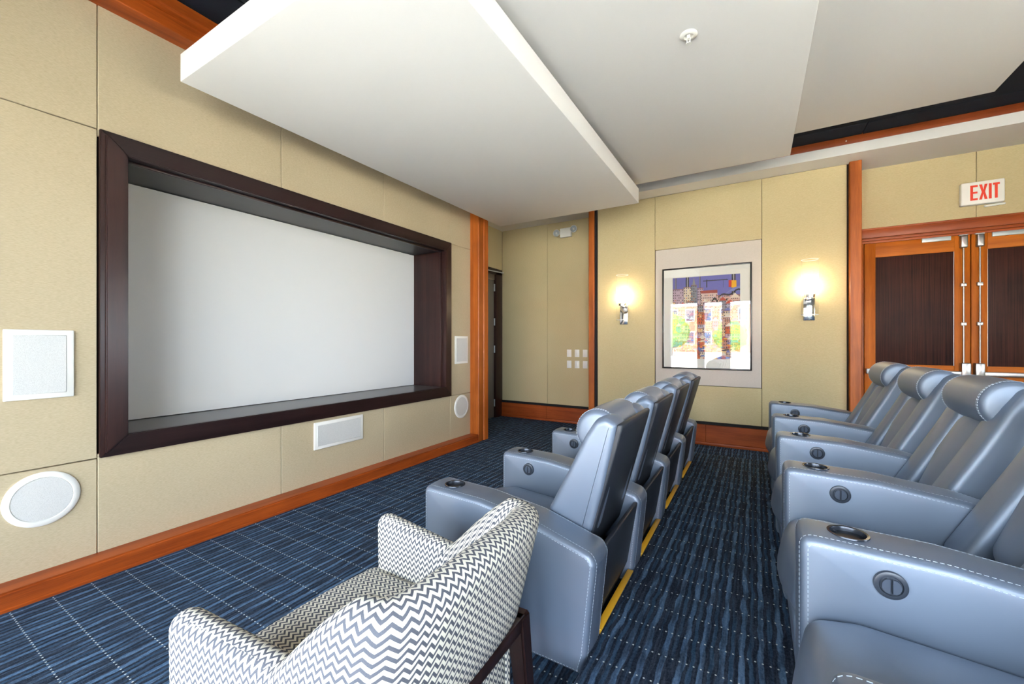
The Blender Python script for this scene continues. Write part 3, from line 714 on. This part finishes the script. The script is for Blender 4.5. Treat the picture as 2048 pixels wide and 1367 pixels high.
FOOT = round_poly([(-.004, .285), (.03, .29), (.06, .09), (.03, .085), (.006, .11)], [.015, .01, .01, .01, .02], 4)
RPAN = round_poly([(.785, .475), (.808, .48), (.755, .17), (.715, .07), (.69, .07), (.73, .20)], [.01, .012, .03, .02, .01, .03], 4)
SHELL = round_poly([(.688, .385), (.715, .385), (.866, .935), (.868, .955), (.845, .955)], [.008, .02, .02, .01, .01], 4)
def make_recliner(name, label):
    e = empty(name, (0, 0, 0), label, 'recliner', 'dark grey leather theater recliners')
    seat = done('seat', pillow(SEAT, .004, SW - .004, .05, .004, 5, .028), M['leather'], e, True)
    done('footrest', pillow(FOOT, .006, SW - .006, .012, .0, 3), M['leather'], e, True)
    bk = done('backrest', pillow(LUMB, .115, SW - .115, .035, .0, 5, .022), M['leather'], e, True)
    SWG = resample(WING, .03)
    for y0, y1, out in ((.0, .15, 0), (SW - .15, SW, 1)):
        wg = done('side_wing', pillow(WING, y0, y1, .026, .0, 6, .006, .03, True), M['leather'], e, True)
        yo = y0 + .012 if not out else y1 - .012
        lp_ = inset_loop(SWG, .012); seg_ = [(p[0], yo, p[1]) for p in lp_ + lp_[:1]]
        done('stitching', dashes([seg_], .0075, .005, .0012), M['thread'], wg)['kind'] = 'stuff'
    hd = done('headrest', pillow(HEAD, .05, SW - .05, .03, .006, 5, .004), M['leather'], e, True)
    lp_ = resample(inset_loop(resample(HEAD, .02), -.0003), .02)
    for ys_ in ((.072, .082), (SW - .072, SW - .082)): done('stitching', dashes([[(p[0], yy, p[1]) for p in lp_ + lp_[:1]] for yy in ys_], .0065, .0045, .0009), M['thread'], hd)['kind'] = 'stuff'
    done('back_shell', pillow(SHELL, .012, SW - .012, .006, 0, 2), M['shaded_vinyl'], e, True)
    done('rear_panel', pillow(RPAN, .002, SW - .002, .01, 0, 3), M['shaded_vinyl'], e, True)
    box('base_frame', .10, .70, .03, SW - .03, .035, .28, M['rubber'], e)
    for fx in (.14, .66):
        for fy in (.06, SW - .06): cyl('foot', (fx, fy, 0), (fx, fy, .037), .025, .025, M['rubber'], e, 14)
    add_arm(e, SW, True)
    return e
FRY = [1.598, 2.29, 3.03, 3.79]
BRY = [.86, 1.57, 2.275, 2.985, 3.74]
fl = ['front row leather recliner directly behind the zigzag armchair', 'second front row leather recliner counted from the zigzag armchair', 'third front row leather recliner counted from the zigzag armchair', 'front row leather recliner closest to the back wall']
bl = ['platform recliner nearest the viewer, only arm and seat cushion showing', 'platform recliner whose cup holder arm is beside the nearest seat', 'platform recliner in the middle of the raised row', 'platform recliner one short of the double doors', 'platform recliner closest to the back wall, before the double doors']
def with_left_arm(o):
    arm = [c_ for c_ in o.children if c_.name.startswith('arm')][0]
    a2 = copy_tree(arm, o); a2.location = (0, -AW, 0)
    for ch in [c_ for c_ in a2.children if c_.name.startswith(('button', 'push'))]: bpy.data.objects.remove(ch)
r0 = make_recliner('theater_recliner', fl[0])
recl = [r0]
for i in range(1, 4):
    o = copy_tree(r0); o['label'] = fl[i]; recl.append(o)
for i in range(5):
    o = copy_tree(r0); o['label'] = bl[i]; recl.append(o)
for i in range(4): recl[i].location = (-1.315, FRY[i], 0)
for i in range(5): recl[4 + i].location = (.105, BRY[i], .13)
with_left_arm(recl[0]); with_left_arm(recl[4])

# ------------------------------------------------------------------ zigzag armchair
ac = empty('accent_armchair', (-.90, .80, 0), 'grey and cream zigzag armchair in front of the nearest recliner', 'armchair', None, R(1.0))
def uv_box(o, mode):
    me = o.data; uv = me.uv_layers.new(name='UVMap')
    for p in me.polygons:
        nrm = p.normal
        for li in p.loop_indices:
            v = me.vertices[me.loops[li].vertex_index].co
            if mode == 'arm': q = (v.x, v.z) if abs(nrm.y) > .6 else ((v.x, v.z + v.y) if abs(nrm.x) < .6 else (v.y, v.z))
            else: q = (v.y, v.x) if abs(nrm.z) > .5 else ((v.y, v.z) if abs(nrm.x) > .5 else (v.x, v.z))
            uv.data[li].uv = q
AP = round_poly([(-.335, .20), (.26, .20), (.26, .585), (.10, .598), (-.345, .625)], [.02, .02, .03, .2, .045], 6)
for s_ in (-1, 1):
    bm = pillow(AP, -.038, .038, .036, .003, 6, .0)
    bmesh.ops.transform(bm, matrix=Matrix.Translation((0, s_ * .292, 0)) @ Matrix.Rotation(-s_ * R(6.2), 4, 'Z'), verts=bm.verts)
    uv_box(done('arm', bm, M['zigzag'], ac, True), 'arm')
SP = round_poly([(-.375, .24), (.25, .24), (.22, .43), (-.10, .445), (-.365, .43)], [.03, .02, .02, .3, .05], 6)
bm = pillow(SP, -.275, .275, .03, 0, 5, .012)
for v in bm.verts: v.co.y *= 1 + (.12 if v.co.x < 0 else 0) * min(1, -v.co.x / .3)
uv_box(done('seat', bm, M['zigzag'], ac, True), 'seat')
def chair_back():
    path = []
    ctrl = [(-.02, -.302), (.08, -.294), (.17, -.288), (.245, -.280), (.288, -.258), (.308, -.20), (.316, -.11), (.318, 0)]
    ctrl = ctrl + [(x_, -y_) for x_, y_ in reversed(ctrl[:-1])]
    # smooth resample (Catmull-Rom)
    P = [Vector(p) for p in ctrl]; P = [2 * P[0] - P[1]] + P + [2 * P[-1] - P[-2]]
    for i in range(1, len(P) - 2):
        for k in range(5):
            u = k / 5; a, b, c_, d = P[i - 1:i + 3]
            path.append(.5 * ((2 * b) + (c_ - a) * u + (2 * a - 5 * b + 4 * c_ - d) * u * u + (3 * b - a - 3 * c_ + d) * u ** 3))
    path.append(P[-2]); n = len(path); L = [0]
    for a, b in zip(path, path[1:]): L.append(L[-1] + (b - a).length)
    bm = bmesh.new(); uvl = bm.loops.layers.uv.new('UVMap'); rings = []; vv = []
    for i, p in enumerate(path):
        t = (path[min(n - 1, i + 1)] - path[max(0, i - 1)]).normalized(); nn = Vector((-t.y, t.x)) * -1   # outward normal
        if nn.dot(p - Vector((0, 0))) < 0: nn = -nn
        # height of top along the path
        f = max(0, min(1, (p.x - .03) / .19)); f = .75 * f + .25 * f * f * (3 - 2 * f)
        zt = .60 + .20 * f + .012 * (1 - (p.y / .3) ** 2)
        th = .034 + .016 * f
        zb = .478 if p.x > .2 else .40
        sec = []
        H_ = zt - th
        for z_ in (0, .25, .5, .75, 1): sec.append((th, zb + (H_ - zb) * z_))
        for k in range(1, 8): q = math.pi * k / 8; sec.append((th * math.cos(q), H_ + th * math.sin(q)))
        for z_ in (1, .75, .5, .25, 0): sec.append((-th, .40 + (H_ - .40) * z_))
        lean = lambda z_: (z_ - .80) * .25 + .033
        ends = .55 if i in (0, n - 1) else 1
        ring = []; acc = 0; vr = []
        for j, (o_, z_) in enumerate(sec):
            inner = -(max(0, .7 - z_) * .12) if o_ < 0 else 0
            q = p + nn * (o_ + inner) * ends
            ring.append(bm.verts.new((q.x + lean(z_) * (1 if p.x > .2 else p.x / .2), q.y, z_)))
            if j: acc += math.hypot(o_ - sec[j - 1][0], z_ - sec[j - 1][1])
            vr.append(acc + zb)
        rings.append(ring); vv.append(vr)
    for i in range(n - 1):
        for j in range(len(rings[0])):
            k = (j + 1) % len(rings[0]); f_ = bm.faces.new((rings[i][j], rings[i + 1][j], rings[i + 1][k], rings[i][k]))
            for lo_, (ii, jj) in zip(f_.loops, ((i, j), (i + 1, j), (i + 1, k), (i, k))): lo_[uvl].uv = (L[ii], vv[ii][jj])
    for ring in (rings[0], rings[-1]): bm.faces.new(ring)
    return done('backrest', bm, M['zigzag'], ac, True)
chair_back()
# lower upholstered body, rail, legs
bm = bmesh.new(); bx(bm, -.28, .262, -.255, .255, .22, .455, .02, 3)
uv_box(done('lower_body', bm, M['zigzag'], ac, True), 'seat')
box('back_rail', .272, .322, -.262, .262, .438, .480, M['leg_wood'], ac, .006)
def leg(x0, y0, z0, x1, y1, r0, r1):
    bm = bmesh.new(); a = []; b = []
    for dx, dy in ((-1, -1), (1, -1), (1, 1), (-1, 1)):
        a.append(bm.verts.new((x0 + dx * r0, y0 + dy * r0, z0))); b.append(bm.verts.new((x1 + dx * r1, y1 + dy * r1, 0)))
    for i in range(4): bm.faces.new((a[i], a[(i + 1) % 4], b[(i + 1) % 4], b[i]))
    bm.faces.new(a); bm.faces.new(b); bmesh.ops.bevel(bm, geom=bm.edges[:], offset=.006, segments=2, affect='EDGES')
    done('leg', bm, M['leg_wood'], ac, auto=40)
for s_ in (-1, 1):
    leg(.296, s_ * .258, .480, .335, s_ * .275, .028, .019); leg(-.28, s_ * .24, .23, -.30, s_ * .25, .024, .017)

# ------------------------------------------------------------------ outside the windows (seen in the picture glass)
struct(box('ground', -60, 60, -70, 40, -.25, -.15, M['pavement']), 'pale paved ground outside the windows', 'ground')
bd = empty('brick_building', (-8, -52, -.15), 'red brick building across the yard outside the windows', 'building')
box('building_body', -20, 22, -8, 0, 0, 6.5, M['brick'], bd)
for i in range(12):
    for j in range(2):
        f_ = box('building_window', -11.6 + i * 2.2, -10.4 + i * 2.2, -.02, .06, 1.1 + j * 3.2, 2.9 + j * 3.2, M['white'], bd)
        box('pane', -11.5 + i * 2.2, -10.5 + i * 2.2, .05, .08, 1.2 + j * 3.2, 2.8 + j * 3.2, M['button'], f_)
for i, (x_, y_, s_) in enumerate(((-14, -30, 1.4), (-7.5, -34, 1.7), (-2, -31, 1.3))):
    t_ = empty('yard_tree', (x_, y_, -.15), ['small green tree nearest the screen wall, outside the windows', 'tallest green tree in the yard outside the windows', 'small green tree nearest the platform, outside the windows'][i], 'tree', 'trees in the yard')
    cyl('trunk', (0, 0, 0), (0, 0, s_ * .8), .12, .08, M['leg_wood'], t_, 10)
    bm = bmesh.new(); bmesh.ops.create_icosphere(bm, subdivisions=4, radius=s_)
    rn = random.Random(i)
    for v in bm.verts: v.co *= 1 + .18 * math.sin(v.co.x * 5 + i) * math.sin(v.co.y * 6) * math.cos(v.co.z * 5) + rn.uniform(-.05, .05)
    bmesh.ops.translate(bm, vec=(0, 0, s_ * 1.5), verts=bm.verts); done('crown', bm, M['leafgreen'], t_, True)
